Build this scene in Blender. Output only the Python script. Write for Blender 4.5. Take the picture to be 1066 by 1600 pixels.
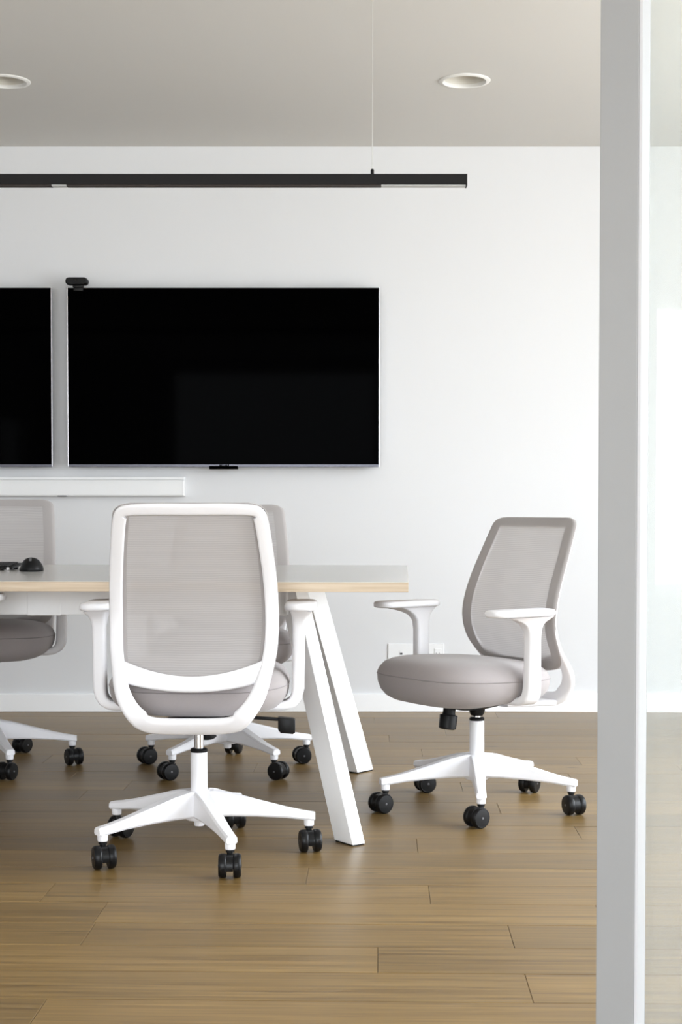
import bpy, bmesh, math, random
from math import sin, cos, pi, radians, sqrt
from mathutils import Vector, Matrix

random.seed(7)
for o in list(bpy.data.objects):
    bpy.data.objects.remove(o, do_unlink=True)
SC = bpy.context.scene
COL = SC.collection

# ------------------------------------------------------------------ camera, world, exposure
CAM_Z = 0.945
FOCAL = 2400.0            # pixels on a 1066 x 1600 frame
PITCH = radians(1.75)
cam = bpy.data.cameras.new('camera')
cam.sensor_fit = 'VERTICAL'
cam.sensor_height = 36.0
cam.sensor_width = 24.0
cam.lens = FOCAL / 1600 * 36.0
cam.shift_x = 0.0
cam.shift_y = 68.0 / 1600
cam.clip_start = 0.05
cam_o = bpy.data.objects.new('camera', cam)
COL.objects.link(cam_o)
cam_o.location = (0, 0, CAM_Z)
cam_o.rotation_euler = (pi / 2 - PITCH, 0, 0)
SC.camera = cam_o

SC.view_settings.view_transform = 'Standard'
SC.view_settings.look = 'None'
SC.view_settings.gamma = 1.0
SC.view_settings.use_curve_mapping = False
SC.view_settings.exposure = 0.86

W = bpy.data.worlds.new('overcast_sky')
SC.world = W
W.use_nodes = True
wn = W.node_tree
wn.nodes.clear()
w_out = wn.nodes.new('ShaderNodeOutputWorld')
w_bg = wn.nodes.new('ShaderNodeBackground')
w_tc = wn.nodes.new('ShaderNodeTexCoord')
w_sep = wn.nodes.new('ShaderNodeSeparateXYZ')
w_rmp = wn.nodes.new('ShaderNodeValToRGB')
w_map = wn.nodes.new('ShaderNodeMapRange')
w_map.inputs['From Min'].default_value = -1
w_map.inputs['From Max'].default_value = 1
wn.links.new(w_tc.outputs['Generated'], w_sep.inputs[0])
wn.links.new(w_sep.outputs['Z'], w_map.inputs['Value'])
wn.links.new(w_map.outputs[0], w_rmp.inputs[0])
e = w_rmp.color_ramp.elements
e[0].position = 0.0; e[0].color = (0.97, 0.985, 1.01, 1)
e[1].position = 1.0; e[1].color = (2.25, 2.4, 2.62, 1)
e2 = e.new(0.49); e2.color = (0.98, 0.985, 1.0, 1)
e3 = e.new(0.51); e3.color = (0.91, 0.94, 1.0, 1)
wn.links.new(w_rmp.outputs[0], w_bg.inputs['Color'])
w_bg.inputs['Strength'].default_value = 5.0
wn.links.new(w_bg.outputs[0], w_out.inputs['Surface'])

# room dimensions
WALL_Y = 7.13
CEIL_Z = 2.612
LEFT_X = -3.3
RIGHT_X = 3.1
REAR_Y = -3.0

def portal(name, loc, rot, sx, sy):
    l = bpy.data.lights.new(name, 'AREA')
    l.shape = 'RECTANGLE'; l.size = sx; l.size_y = sy
    l.cycles.is_portal = True
    o = bpy.data.objects.new(name, l)
    COL.objects.link(o)
    o.location = loc; o.rotation_euler = rot
# right wall windows: y ranges, one z range
WIN_R = [(2.0, 3.8), (4.0, 5.8)]
WIN_Z = (0.05, 2.55)
for (a, b) in WIN_R:
    portal('window_light_portal', (RIGHT_X + 0.02, (a + b) / 2, sum(WIN_Z) / 2), (0, pi / 2, 0),
           WIN_Z[1] - WIN_Z[0], b - a)
WIN_L = (-2.1, 0.1, 0.55, 1.9)
WIN_F = (-1.9, 2.7)                    # x range of the glazing behind the camera
WIN_FZ = (0.35, 2.50)
portal('window_light_portal', (sum(WIN_F) / 2, REAR_Y - 0.02, sum(WIN_FZ) / 2), (pi / 2, 0, 0), WIN_F[1] - WIN_F[0], WIN_FZ[1] - WIN_FZ[0])
portal('window_light_portal', (LEFT_X - 0.02, (WIN_L[0] + WIN_L[1]) / 2, (WIN_L[2] + WIN_L[3]) / 2), (0, -pi / 2, 0),
       WIN_L[3] - WIN_L[2], WIN_L[1] - WIN_L[0])

# ------------------------------------------------------------------ pixel helper: a pixel of the photograph to a point at depth y / height z
PY = 868.0
def ray(px, py):
    u = (px - 533.0) / FOCAL; v = (py - PY) / FOCAL
    return (u, cos(PITCH) - v * sin(PITCH), -sin(PITCH) - v * cos(PITCH))
def at_depth(px, py, y):
    d = ray(px, py); t = y / d[1]
    return Vector((d[0] * t, y, CAM_Z + d[2] * t))
def at_height(px, py, z):
    d = ray(px, py); t = (z - CAM_Z) / d[2]
    return Vector((d[0] * t, d[1] * t, z))

# ------------------------------------------------------------------ materials
MATS = {}
def mat(name, color, rough=0.5, metal=0.0, spec=0.5, noise=None, bump=None, coat=0.0):
    """principled material with optional gentle colour noise (scale, amount) and bump (scale, strength)"""
    m = bpy.data.materials.new(name)
    m.use_nodes = True
    nt = m.node_tree
    b = nt.nodes['Principled BSDF']
    b.inputs['Base Color'].default_value = (*color, 1)
    b.inputs['Roughness'].default_value = rough
    b.inputs['Metallic'].default_value = metal
    b.inputs['Specular IOR Level'].default_value = spec
    b.inputs['Coat Weight'].default_value = coat
    if noise or bump:
        tc = nt.nodes.new('ShaderNodeTexCoord')
    if noise:
        n = nt.nodes.new('ShaderNodeTexNoise')
        n.inputs['Scale'].default_value = noise[0]
        n.inputs['Detail'].default_value = 4
        nt.links.new(tc.outputs['Object'], n.inputs['Vector'])
        mx = nt.nodes.new('ShaderNodeMix'); mx.data_type = 'RGBA'
        mx.inputs['A'].default_value = (*[c * (1 - noise[1]) for c in color], 1)
        mx.inputs['B'].default_value = (*[min(1, c * (1 + noise[1])) for c in color], 1)
        nt.links.new(n.outputs['Fac'], mx.inputs['Factor'])
        nt.links.new(mx.outputs['Result'], b.inputs['Base Color'])
    if bump:
        n2 = nt.nodes.new('ShaderNodeTexNoise')
        n2.inputs['Scale'].default_value = bump[0]
        n2.inputs['Detail'].default_value = 3
        nt.links.new(tc.outputs['Object'], n2.inputs['Vector'])
        bp = nt.nodes.new('ShaderNodeBump')
        bp.inputs['Strength'].default_value = bump[1]
        bp.inputs['Distance'].default_value = 0.002
        nt.links.new(n2.outputs['Fac'], bp.inputs['Height'])
        nt.links.new(bp.outputs[0], b.inputs['Normal'])
    MATS[name] = m
    return m

mat('wall_paint', (0.70, 0.705, 0.718), 0.75, noise=(1.2, 0.006), bump=(220, 0.05))
mat('ceiling_paint', (0.65, 0.635, 0.605), 0.85, noise=(0.8, 0.01), bump=(180, 0.05))
mat('trim_paint', (0.90, 0.905, 0.915), 0.45)
mat('white_plastic', (0.845, 0.84, 0.865), 0.42, noise=(40, 0.008), bump=(500, 0.03))
mat('white_steel', (0.90, 0.90, 0.90), 0.38, noise=(6, 0.006))
mat('black_plastic', (0.006, 0.006, 0.0065), 0.45, spec=0.22, bump=(300, 0.05))
mat('caster_black', (0.005, 0.005, 0.0055), 0.36, spec=0.25)
mat('cap_grey', (0.10, 0.10, 0.105), 0.3)
mat('chrome', (0.72, 0.72, 0.74), 0.16, metal=1.0)
mat('pendant_black', (0.0085, 0.008, 0.0085), 0.55, spec=0.2, bump=(400, 0.04))
mat('pendant_louver', (0.045, 0.034, 0.03), 0.5, spec=0.2)
mat('opal_diffuser', (0.52, 0.52, 0.52), 0.5, spec=0.3)
mat('tv_bezel', (0.006, 0.006, 0.007), 0.35, spec=0.2)
mat('tv_chin', (0.10, 0.10, 0.12), 0.3, metal=0.8)
mat('lit_face_pale', (0.50, 0.495, 0.51), 0.6)  # paler than the stile: brightness of its lit face put into the colour
mat('plate_white', (0.80, 0.805, 0.81), 0.45)
mat('tv_edge_silver', (0.62, 0.62, 0.66), 0.25, metal=0.9)
mat('tv_screen', (0.0004, 0.0004, 0.0005), 0.05, spec=0.004)
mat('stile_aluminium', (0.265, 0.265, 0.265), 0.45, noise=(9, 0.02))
mat('downlight_trim', (0.80, 0.79, 0.76), 0.5)
mat('downlight_reflector', (0.66, 0.63, 0.565), 0.38, spec=0.4)
mat('tabletop_laminate', (0.56, 0.55, 0.53), 0.2, spec=0.6, noise=(7, 0.015))
mat('raceway_plastic', (0.80, 0.805, 0.81), 0.4)
mat('dark_gap', (0.02, 0.02, 0.02), 0.6)
mat('cable_steel', (0.62, 0.61, 0.58), 0.4, metal=0.6)

def fabric_mat(name, color, scale=900.0, amt=0.10, rough=0.9):
    m = bpy.data.materials.new(name); m.use_nodes = True
    nt = m.node_tree; b = nt.nodes['Principled BSDF']
    b.inputs['Roughness'].default_value = rough
    b.inputs['Specular IOR Level'].default_value = 0.2
    b.inputs['Sheen Weight'].default_value = 0.25
    b.inputs['Sheen Roughness'].default_value = 0.5
    tc = nt.nodes.new('ShaderNodeTexCoord')
    w1 = nt.nodes.new('ShaderNodeTexNoise'); w1.inputs['Scale'].default_value = scale
    w1.inputs['Detail'].default_value = 2
    nt.links.new(tc.outputs['Object'], w1.inputs['Vector'])
    mx = nt.nodes.new('ShaderNodeMix'); mx.data_type = 'RGBA'
    mx.inputs['A'].default_value = (*[c * (1 - amt) for c in color], 1)
    mx.inputs['B'].default_value = (*[c * (1 + amt) for c in color], 1)
    nt.links.new(w1.outputs['Fac'], mx.inputs['Factor'])
    nt.links.new(mx.outputs['Result'], b.inputs['Base Color'])
    bp = nt.nodes.new('ShaderNodeBump'); bp.inputs['Strength'].default_value = 0.25
    bp.inputs['Distance'].default_value = 0.001
    nt.links.new(w1.outputs['Fac'], bp.inputs['Height'])
    nt.links.new(bp.outputs[0], b.inputs['Normal'])
    MATS[name] = m
fabric_mat('seat_fabric', (0.33, 0.30, 0.298))
fabric_mat('seat_piping_fabric', (0.25, 0.225, 0.225))
fabric_mat('border_fabric', (0.385, 0.36, 0.352), 700, 0.06)

def mesh_fabric():
    """knitted see-through backrest mesh: fine horizontal ribs, holes between them"""
    m = bpy.data.materials.new('knit_mesh'); m.use_nodes = True
    nt = m.node_tree; nt.nodes.clear()
    out = nt.nodes.new('ShaderNodeOutputMaterial')
    tc = nt.nodes.new('ShaderNodeTexCoord')
    nz = nt.nodes.new('ShaderNodeTexNoise'); nz.inputs['Scale'].default_value = 5.0
    nt.links.new(tc.outputs['Object'], nz.inputs['Vector'])
    mp = nt.nodes.new('ShaderNodeVectorMath'); mp.operation = 'MULTIPLY_ADD'
    mp.inputs[1].default_value = (0.012, 0.012, 0.012)
    nt.links.new(nz.outputs['Color'], mp.inputs[0])
    nt.links.new(tc.outputs['Object'], mp.inputs[2])
    wv = nt.nodes.new('ShaderNodeTexWave'); wv.wave_type = 'BANDS'; wv.bands_direction = 'Z'
    wv.inputs['Scale'].default_value = 52.0; wv.inputs['Distortion'].default_value = 0.0
    nt.links.new(mp.outputs[0], wv.inputs['Vector'])
    mr = nt.nodes.new('ShaderNodeMapRange')
    mr.inputs['To Min'].default_value = 0.80; mr.inputs['To Max'].default_value = 0.95
    nt.links.new(wv.outputs['Fac'], mr.inputs['Value'])
    df = nt.nodes.new('ShaderNodeBsdfDiffuse'); df.inputs['Color'].default_value = (0.53, 0.505, 0.50, 1)
    tl = nt.nodes.new('ShaderNodeBsdfTranslucent'); tl.inputs['Color'].default_value = (0.46, 0.435, 0.43, 1)
    a = nt.nodes.new('ShaderNodeMixShader'); a.inputs[0].default_value = 0.22
    nt.links.new(df.outputs[0], a.inputs[1]); nt.links.new(tl.outputs[0], a.inputs[2])
    tr = nt.nodes.new('ShaderNodeBsdfTransparent')
    mx = nt.nodes.new('ShaderNodeMixShader')
    nt.links.new(mr.outputs[0], mx.inputs[0])
    nt.links.new(tr.outputs[0], mx.inputs[1]); nt.links.new(a.outputs[0], mx.inputs[2])
    nt.links.new(mx.outputs[0], out.inputs['Surface'])
    MATS['knit_mesh'] = m
mesh_fabric()

def pane_mat(name, tint, refl_rough=0.0, ior=1.5, haze=0.0):
    m = bpy.data.materials.new(name); m.use_nodes = True
    nt = m.node_tree; nt.nodes.clear()
    out = nt.nodes.new('ShaderNodeOutputMaterial')
    fr = nt.nodes.new('ShaderNodeFresnel'); fr.inputs['IOR'].default_value = ior
    tr = nt.nodes.new('ShaderNodeBsdfTransparent'); tr.inputs['Color'].default_value = (*tint, 1)
    gl = nt.nodes.new('ShaderNodeBsdfGlossy'); gl.inputs['Roughness'].default_value = refl_rough
    mx = nt.nodes.new('ShaderNodeMixShader')
    ge = nt.nodes.new('ShaderNodeNewGeometry')          # no second reflection on the way out of the thin pane
    fm = nt.nodes.new('ShaderNodeMath'); fm.operation = 'MULTIPLY'
    fi = nt.nodes.new('ShaderNodeMath'); fi.operation = 'SUBTRACT'; fi.inputs[0].default_value = 1.0
    nt.links.new(ge.outputs['Backfacing'], fi.inputs[1])
    nt.links.new(fr.outputs[0], fm.inputs[0]); nt.links.new(fi.outputs[0], fm.inputs[1])
    nt.links.new(fm.outputs[0], mx.inputs[0])
    body = tr
    if haze:                                   # pale diffuse haze standing in for bright reflections on the pane
        df = nt.nodes.new('ShaderNodeBsdfDiffuse'); df.inputs['Color'].default_value = (0.62, 0.64, 0.635, 1)
        tl = nt.nodes.new('ShaderNodeBsdfTranslucent'); tl.inputs['Color'].default_value = (0.62, 0.64, 0.635, 1)
        m1 = nt.nodes.new('ShaderNodeMixShader'); m1.inputs[0].default_value = 0.5
        nt.links.new(df.outputs[0], m1.inputs[1]); nt.links.new(tl.outputs[0], m1.inputs[2])
        m2 = nt.nodes.new('ShaderNodeMixShader'); m2.inputs[0].default_value = haze
        nt.links.new(tr.outputs[0], m2.inputs[1]); nt.links.new(m1.outputs[0], m2.inputs[2])
        body = m2
    nt.links.new(body.outputs[0], mx.inputs[1]); nt.links.new(gl.outputs[0], mx.inputs[2])
    nt.links.new(mx.outputs[0], out.inputs['Surface'])
    MATS[name] = m
pane_mat('door_glass', (0.945, 0.965, 0.955), 0.02, haze=0.17)
pane_mat('window_glass', (0.98, 0.99, 0.985))

def wood_mat(name, base, light, dark, grain=1.0, rough=0.42, per_plank=True, coord='Object', spec=0.4):
    m = bpy.data.materials.new(name); m.use_nodes = True
    nt = m.node_tree; b = nt.nodes['Principled BSDF']
    b.inputs['Specular IOR Level'].default_value = spec
    tc = nt.nodes.new('ShaderNodeTexCoord')
    oi = nt.nodes.new('ShaderNodeObjectInfo')
    off = nt.nodes.new('ShaderNodeVectorMath'); off.operation = 'MULTIPLY_ADD'
    comb = nt.nodes.new('ShaderNodeCombineXYZ')
    for k in range(3):
        nt.links.new(oi.outputs['Random'], comb.inputs[k])
    off.inputs[1].default_value = (37.0, 19.0, 11.0)
    nt.links.new(comb.outputs[0], off.inputs[0])
    nt.links.new(tc.outputs[coord], off.inputs[2])
    mp = nt.nodes.new('ShaderNodeMapping'); mp.inputs['Scale'].default_value = (1.0 * grain, 34 * grain, 34 * grain)
    nt.links.new(off.outputs[0], mp.inputs['Vector'])
    n1 = nt.nodes.new('ShaderNodeTexNoise'); n1.inputs['Scale'].default_value = 2.0
    n1.inputs['Detail'].default_value = 8; n1.inputs['Roughness'].default_value = 0.62
    n1.inputs['Distortion'].default_value = 0.6
    nt.links.new(mp.outputs[0], n1.inputs['Vector'])
    mp2 = nt.nodes.new('ShaderNodeMapping'); mp2.inputs['Scale'].default_value = (0.9, 5.0, 5.0)
    nt.links.new(off.outputs[0], mp2.inputs['Vector'])
    n2 = nt.nodes.new('ShaderNodeTexNoise'); n2.inputs['Scale'].default_value = 1.6; n2.inputs['Detail'].default_value = 3
    nt.links.new(mp2.outputs[0], n2.inputs['Vector'])
    r1 = nt.nodes.new('ShaderNodeValToRGB')
    r1.color_ramp.elements[0].position = 0.30; r1.color_ramp.elements[0].color = (*dark, 1)
    r1.color_ramp.elements[1].position = 0.70; r1.color_ramp.elements[1].color = (*light, 1)
    ee = r1.color_ramp.elements.new(0.5); ee.color = (*base, 1)
    nt.links.new(n1.outputs['Fac'], r1.inputs[0])
    # broad figure and plank to plank tone
    add = nt.nodes.new('ShaderNodeMath'); add.operation = 'MULTIPLY_ADD'
    add.inputs[1].default_value = 0.45; add.inputs[2].default_value = 0.80
    nt.links.new(n2.outputs['Fac'], add.inputs[0])
    tone = nt.nodes.new('ShaderNodeMath'); tone.operation = 'MULTIPLY_ADD'
    tone.inputs[1].default_value = 0.28 if per_plank else 0.0; tone.inputs[2].default_value = 0.84 if per_plank else 0.98
    nt.links.new(oi.outputs['Random'], tone.inputs[0])
    mul = nt.nodes.new('ShaderNodeMath'); mul.operation = 'MULTIPLY'
    nt.links.new(add.outputs[0], mul.inputs[0]); nt.links.new(tone.outputs[0], mul.inputs[1])
    vm = nt.nodes.new('ShaderNodeVectorMath'); vm.operation = 'SCALE'
    nt.links.new(r1.outputs[0], vm.inputs[0]); nt.links.new(mul.outputs[0], vm.inputs['Scale'])
    # small knots
    vo = nt.nodes.new('ShaderNodeTexVoronoi'); vo.inputs['Scale'].default_value = 1.0
    mp3 = nt.nodes.new('ShaderNodeMapping'); mp3.inputs['Scale'].default_value = (2.2, 5.5, 1.0)
    nt.links.new(off.outputs[0], mp3.inputs['Vector']); nt.links.new(mp3.outputs[0], vo.inputs['Vector'])
    kr = nt.nodes.new('ShaderNodeMapRange'); kr.inputs['From Min'].default_value = 0.02; kr.inputs['From Max'].default_value = 0.075
    kr.inputs['To Min'].default_value = 0.45; kr.inputs['To Max'].default_value = 1.0
    nt.links.new(vo.outputs['Distance'], kr.inputs['Value'])
    vm2 = nt.nodes.new('ShaderNodeVectorMath'); vm2.operation = 'SCALE'
    nt.links.new(vm.outputs[0], vm2.inputs[0])
    if per_plank:
        nt.links.new(kr.outputs[0], vm2.inputs['Scale'])
    nt.links.new(vm2.outputs[0], b.inputs['Base Color'])
    rr = nt.nodes.new('ShaderNodeMapRange'); rr.inputs['To Min'].default_value = rough - 0.06; rr.inputs['To Max'].default_value = rough + 0.10
    nt.links.new(n1.outputs['Fac'], rr.inputs['Value']); nt.links.new(rr.outputs[0], b.inputs['Roughness'])
    bp = nt.nodes.new('ShaderNodeBump'); bp.inputs['Strength'].default_value = 0.12; bp.inputs['Distance'].default_value = 0.001
    nt.links.new(n1.outputs['Fac'], bp.inputs['Height']); nt.links.new(bp.outputs[0], b.inputs['Normal'])
    MATS[name] = m
wood_mat('oak_floor', (0.190, 0.118, 0.040), (0.262, 0.170, 0.066), (0.112, 0.065, 0.019), rough=0.35, spec=0.38)
wood_mat('ply_edge', (0.58, 0.465, 0.34), (0.65, 0.545, 0.42), (0.46, 0.345, 0.23), grain=1.6, rough=0.5, per_plank=False)

# ------------------------------------------------------------------ mesh helpers
def to_mesh(name, bm, smooth=True):
    bmesh.ops.recalc_face_normals(bm, faces=bm.faces)
    me = bpy.data.meshes.new(name)
    bm.to_mesh(me); bm.free()
    if smooth:
        for p in me.polygons:
            p.use_smooth = True
    return me
def obj(name, src, m, parent=None, smooth=True, loc=(0, 0, 0), rot=(0, 0, 0), angle=35):
    """link ONE mesh object; src is a bmesh or a mesh; m a material name or list of names"""
    me = to_mesh(name, src, smooth) if isinstance(src, bmesh.types.BMesh) else src
    if not me.materials:
        for k in (m if isinstance(m, (list, tuple)) else [m]):
            me.materials.append(MATS[k])
        if smooth:
            try:
                me.set_sharp_from_angle(angle=radians(angle))
            except Exception:
                pass
    o = bpy.data.objects.new(name, me)
    COL.objects.link(o)
    o.parent = parent
    o.location = loc; o.rotation_euler = rot
    return o
def thing(name, label, cat, loc=(0, 0, 0), rz=0.0, group=None):
    o = bpy.data.objects.new(name, None); COL.objects.link(o)
    o.empty_display_size = 0.1
    o.location = loc; o.rotation_euler = (0, 0, rz)
    o['label'] = label; o['category'] = cat
    if group: o['group'] = group
    return o
def tag(o, label, cat, group=None):
    o['label'] = label; o['category'] = cat
    if group: o['group'] = group
    return o
def struct(o, label=None):
    o['kind'] = 'structure'
    if label: o['label'] = label
    return o
def add_box(bm, lo, hi, bevel=0.0, segs=2, mi=0, M=None):
    x0, y0, z0 = lo; x1, y1, z1 = hi
    vs = [bm.verts.new(p) for p in ((x0, y0, z0), (x1, y0, z0), (x1, y1, z0), (x0, y1, z0),
                                    (x0, y0, z1), (x1, y0, z1), (x1, y1, z1), (x0, y1, z1))]
    fs = [bm.faces.new([vs[i] for i in f]) for f in
          ((3, 2, 1, 0), (4, 5, 6, 7), (0, 1, 5, 4), (1, 2, 6, 5), (2, 3, 7, 6), (3, 0, 4, 7))]
    for f in fs: f.material_index = mi
    allv = list(vs)
    if bevel > 0:
        edges = list({ed for f in fs for ed in f.edges})
        r = bmesh.ops.bevel(bm, geom=edges, offset=bevel, segments=segs, profile=0.5, affect='EDGES', clamp_overlap=True)
        allv = list({v for f in bm.faces if f.is_valid for v in f.verts if v in set(r['verts'])} | {v for v in vs if v.is_valid})
        for f in r['faces']: f.material_index = mi
    if M is not None:
        bmesh.ops.transform(bm, matrix=M, verts=allv)
    return bm
def box(lo, hi, bevel=0.0, segs=2):
    return add_box(bmesh.new(), lo, hi, bevel, segs)
def add_loft(bm, rings, cap=True, closed=True, mi=0):
    vr = [[bm.verts.new(p) for p in r] for r in rings]
    n = len(rings[0])
    rng = range(n if closed else n - 1)
    for a, b in zip(vr[:-1], vr[1:]):
        for i in rng:
            j = (i + 1) % n
            f = bm.faces.new((a[i], a[j], b[j], b[i])); f.material_index = mi
    if cap and closed:
        f = bm.faces.new(list(reversed(vr[0]))); f.material_index = mi
        f = bm.faces.new(vr[-1]); f.material_index = mi
    return vr
def add_lathe(bm, prof, segs=24, M=None, mi=0, cap=True):
    """prof: (radius, z) list from bottom to top, spun about z"""
    rings = []
    for r, z in prof:
        ring = [Vector((r * cos(2 * pi * i / segs), r * sin(2 * pi * i / segs), z)) for i in range(segs)]
        if M is not None: ring = [M @ p for p in ring]
        rings.append(ring)
    add_loft(bm, rings, cap=cap, mi=mi)
    return bm
def lathe(prof, segs=24, M=None, cap=True):
    return add_lathe(bmesh.new(), prof, segs, M, cap=cap)
def rrect(hw, hh, r, k=3):
    """rounded rectangle, counter-clockwise list of (a, b)"""
    r = min(r, hw * 0.98, hh * 0.98)
    pts = []
    for cx, cy, a0 in ((hw - r, hh - r, 0), (-hw + r, hh - r, 90), (-hw + r, -hh + r, 180), (hw - r, -hh + r, 270)):
        for i in range(k + 1):
            a = radians(a0 + 90 * i / k)
            pts.append((cx + r * cos(a), cy + r * sin(a)))
    return pts
def interp(tab, x):
    """monotone smooth interpolation of a sorted table of (x, y)"""
    if x <= tab[0][0]: return tab[0][1]
    if x >= tab[-1][0]: return tab[-1][1]
    n = len(tab)
    for i in range(n - 1):
        if x <= tab[i + 1][0]:
            x0, y0 = tab[i]; x1, y1 = tab[i + 1]
            h = x1 - x0
            def slope(k):
                if k <= 0: return (tab[1][1] - tab[0][1]) / (tab[1][0] - tab[0][0])
                if k >= n - 1: return (tab[-1][1] - tab[-2][1]) / (tab[-1][0] - tab[-2][0])
                return (tab[k + 1][1] - tab[k - 1][1]) / (tab[k + 1][0] - tab[k - 1][0])
            m0, m1 = slope(i) * h, slope(i + 1) * h
            t = (x - x0) / h
            return ((2 * t**3 - 3 * t**2 + 1) * y0 + (t**3 - 2 * t**2 + t) * m0
                    + (-2 * t**3 + 3 * t**2) * y1 + (t**3 - t**2) * m1)

# ------------------------------------------------------------------ room shell
# floor: a sub-floor slab that carries the oak planks as parts
floor = struct(obj('floor', box((LEFT_X - .1, REAR_Y - .1, -0.12), (RIGHT_X + .1, WALL_Y + .1, -0.014)), 'oak_floor', smooth=False),
               'oak plank floor with a matt natural finish')
PL_ROT = radians(-1.48)
PL_O = at_height(590, 1520, 0.0)            # a plank corner seen in the photograph
PITCH_W = 0.1823
ax = Vector((cos(PL_ROT), sin(PL_ROT), 0)); ay = Vector((-sin(PL_ROT), cos(PL_ROT), 0))
def joint(px, py):                          # joint pixel -> (row, distance along the row)
    p = at_height(px, py, 0.0) - PL_O
    return math.floor(p.dot(ay) / PITCH_W), p.dot(ax)
known = {}
for px, py in ((590.5, 1500), (799.5, 1465), (139, 1457), (827.5, 1546), (60, 1580), (480, 1369), (652, 1321),
               (671, 1397), (77, 1391), (660, 1180), (904, 1302), (722, 1232), (781, 1266), (585, 1122),
               (904, 1188), (697, 1147), (985, 1345)):
    k, s = joint(px, py)
    known.setdefault(k, []).append(s)
def plank_mesh(L, wid):
    bm = bmesh.new(); g = 0.0004; c = 0.0010
    h = 0.012
    rings = []
    for ins, z in ((g, -h), (g, -c), (g + c, 0.0)):
        rings.append([(ins, ins, z), (L - ins, ins, z), (L - ins, wid - ins, z), (ins, wid - ins, z)])
    add_loft(bm, rings)
    return bm
rnd = random.Random(11)
n_pl = 0
row0 = math.floor((1.2 - PL_O.y) / PITCH_W); row1 = math.floor((WALL_Y - PL_O.y) / PITCH_W)
for k in range(row0, row1 + 1):
    js = sorted(known.get(k, []))
    if not js: js = [rnd.uniform(-1.0, 1.0)]
    full = list(js)
    while full[0] > -2.7: full.insert(0, full[0] - rnd.uniform(0.95, 1.9))
    while full[-1] < 2.5: full.append(full[-1] + rnd.uniform(0.95, 1.9))
    # split spans that are too long
    js = [full[0]]
    for s in full[1:]:
        if s - js[-1] > 2.1: js.append((s + js[-1]) / 2 + rnd.uniform(-.2, .2))
        js.append(s)
    for a, b in zip(js[:-1], js[1:]):
        base = PL_O + ax * a + ay * (k * PITCH_W)
        wid = PITCH_W
        # keep the last row inside the wall line
        if max((base + ay * wid).y, (base + ay * wid + ax * (b - a)).y) > WALL_Y + 0.02: 
            wid = max(0.03, wid - (max((base + ay * wid).y, (base + ay * wid + ax * (b - a)).y) - WALL_Y - 0.01))
        o = obj('plank', plank_mesh(b - a, wid), 'oak_floor', floor, smooth=False,
                loc=(base.x, base.y, rnd.uniform(-0.0004, 0.0)), rot=(0, 0, PL_ROT))
        n_pl += 1

# walls
struct(obj('wall_back', box((LEFT_X - .1, WALL_Y, 0), (RIGHT_X + .1, WALL_Y + .12, CEIL_Z + .1)), 'wall_paint', smooth=False), 'plain white painted wall that carries the two screens')
bm = bmesh.new()
add_box(bm, (LEFT_X - .12, REAR_Y - .15, 0), (WIN_F[0], REAR_Y, CEIL_Z + .1))
add_box(bm, (WIN_F[1], REAR_Y - .15, 0), (RIGHT_X + .15, REAR_Y, CEIL_Z + .1))
add_box(bm, (WIN_F[0], REAR_Y - .15, 0), (WIN_F[1], REAR_Y, WIN_FZ[0]))
add_box(bm, (WIN_F[0], REAR_Y - .15, WIN_FZ[1]), (WIN_F[1], REAR_Y, CEIL_Z + .1))
struct(obj('wall_front', bm, 'wall_paint', smooth=False))
bm = bmesh.new()
a, b, c, d = WIN_L
add_box(bm, (LEFT_X - .12, REAR_Y, 0), (LEFT_X, a, CEIL_Z + .1))
add_box(bm, (LEFT_X - .12, b, 0), (LEFT_X, WALL_Y, CEIL_Z + .1))
add_box(bm, (LEFT_X - .12, a, 0), (LEFT_X, b, c))
add_box(bm, (LEFT_X - .12, a, d), (LEFT_X, b, CEIL_Z + .1))
struct(obj('wall_left', bm, 'wall_paint', smooth=False))
bm = bmesh.new()
add_box(bm, (RIGHT_X, REAR_Y, 0), (RIGHT_X + .15, WALL_Y, WIN_Z[0]))
add_box(bm, (RIGHT_X, REAR_Y, WIN_Z[1]), (RIGHT_X + .15, WALL_Y, CEIL_Z + .1))
ys = [REAR_Y] + [v for w in WIN_R for v in w] + [WALL_Y]
for i in range(0, len(ys), 2):
    add_box(bm, (RIGHT_X, ys[i], WIN_Z[0]), (RIGHT_X + .15, ys[i + 1], WIN_Z[1]))
struct(obj('wall_right', bm, 'wall_paint', smooth=False))
def window(n, xf, y0, y1, z0, z1):
    bm = bmesh.new(); t = 0.05
    x0, x1 = xf
    add_box(bm, (x0, y0, z0), (x1, y0 + t, z1)); add_box(bm, (x0, y1 - t, z0), (x1, y1, z1))
    add_box(bm, (x0, y0 + t, z0), (x1, y1 - t, z0 + t)); add_box(bm, (x0, y0 + t, z1 - t), (x1, y1 - t, z1))
    add_box(bm, (x0, (y0 + y1) / 2 - .025, z0 + t), (x1, (y0 + y1) / 2 + .025, z1 - t))
    f = struct(obj('window_%d' % n, bm, 'trim_paint', smooth=False))
    xm = (x0 + x1) / 2
    for a, b in ((y0 + t, (y0 + y1) / 2 - .025), ((y0 + y1) / 2 + .025, y1 - t)):
        obj('pane', box((xm - .003, a, z0 + t), (xm + .003, b, z1 - t)), 'window_glass', f, smooth=False)
for i, (a, b) in enumerate(WIN_R):
    window(i + 1, (RIGHT_X + .05, RIGHT_X + .10), a, b, *WIN_Z)
bm = bmesh.new()
x0, x1 = WIN_F; z0, z1 = WIN_FZ; ya, yb_ = REAR_Y - .10, REAR_Y - .05
xm = (x0 + x1) / 2
for a, b in ((x0, x0 + .05), (xm - .025, xm + .025), (x1 - .05, x1)):
    add_box(bm, (a, ya, z0), (b, yb_, z1))
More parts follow.
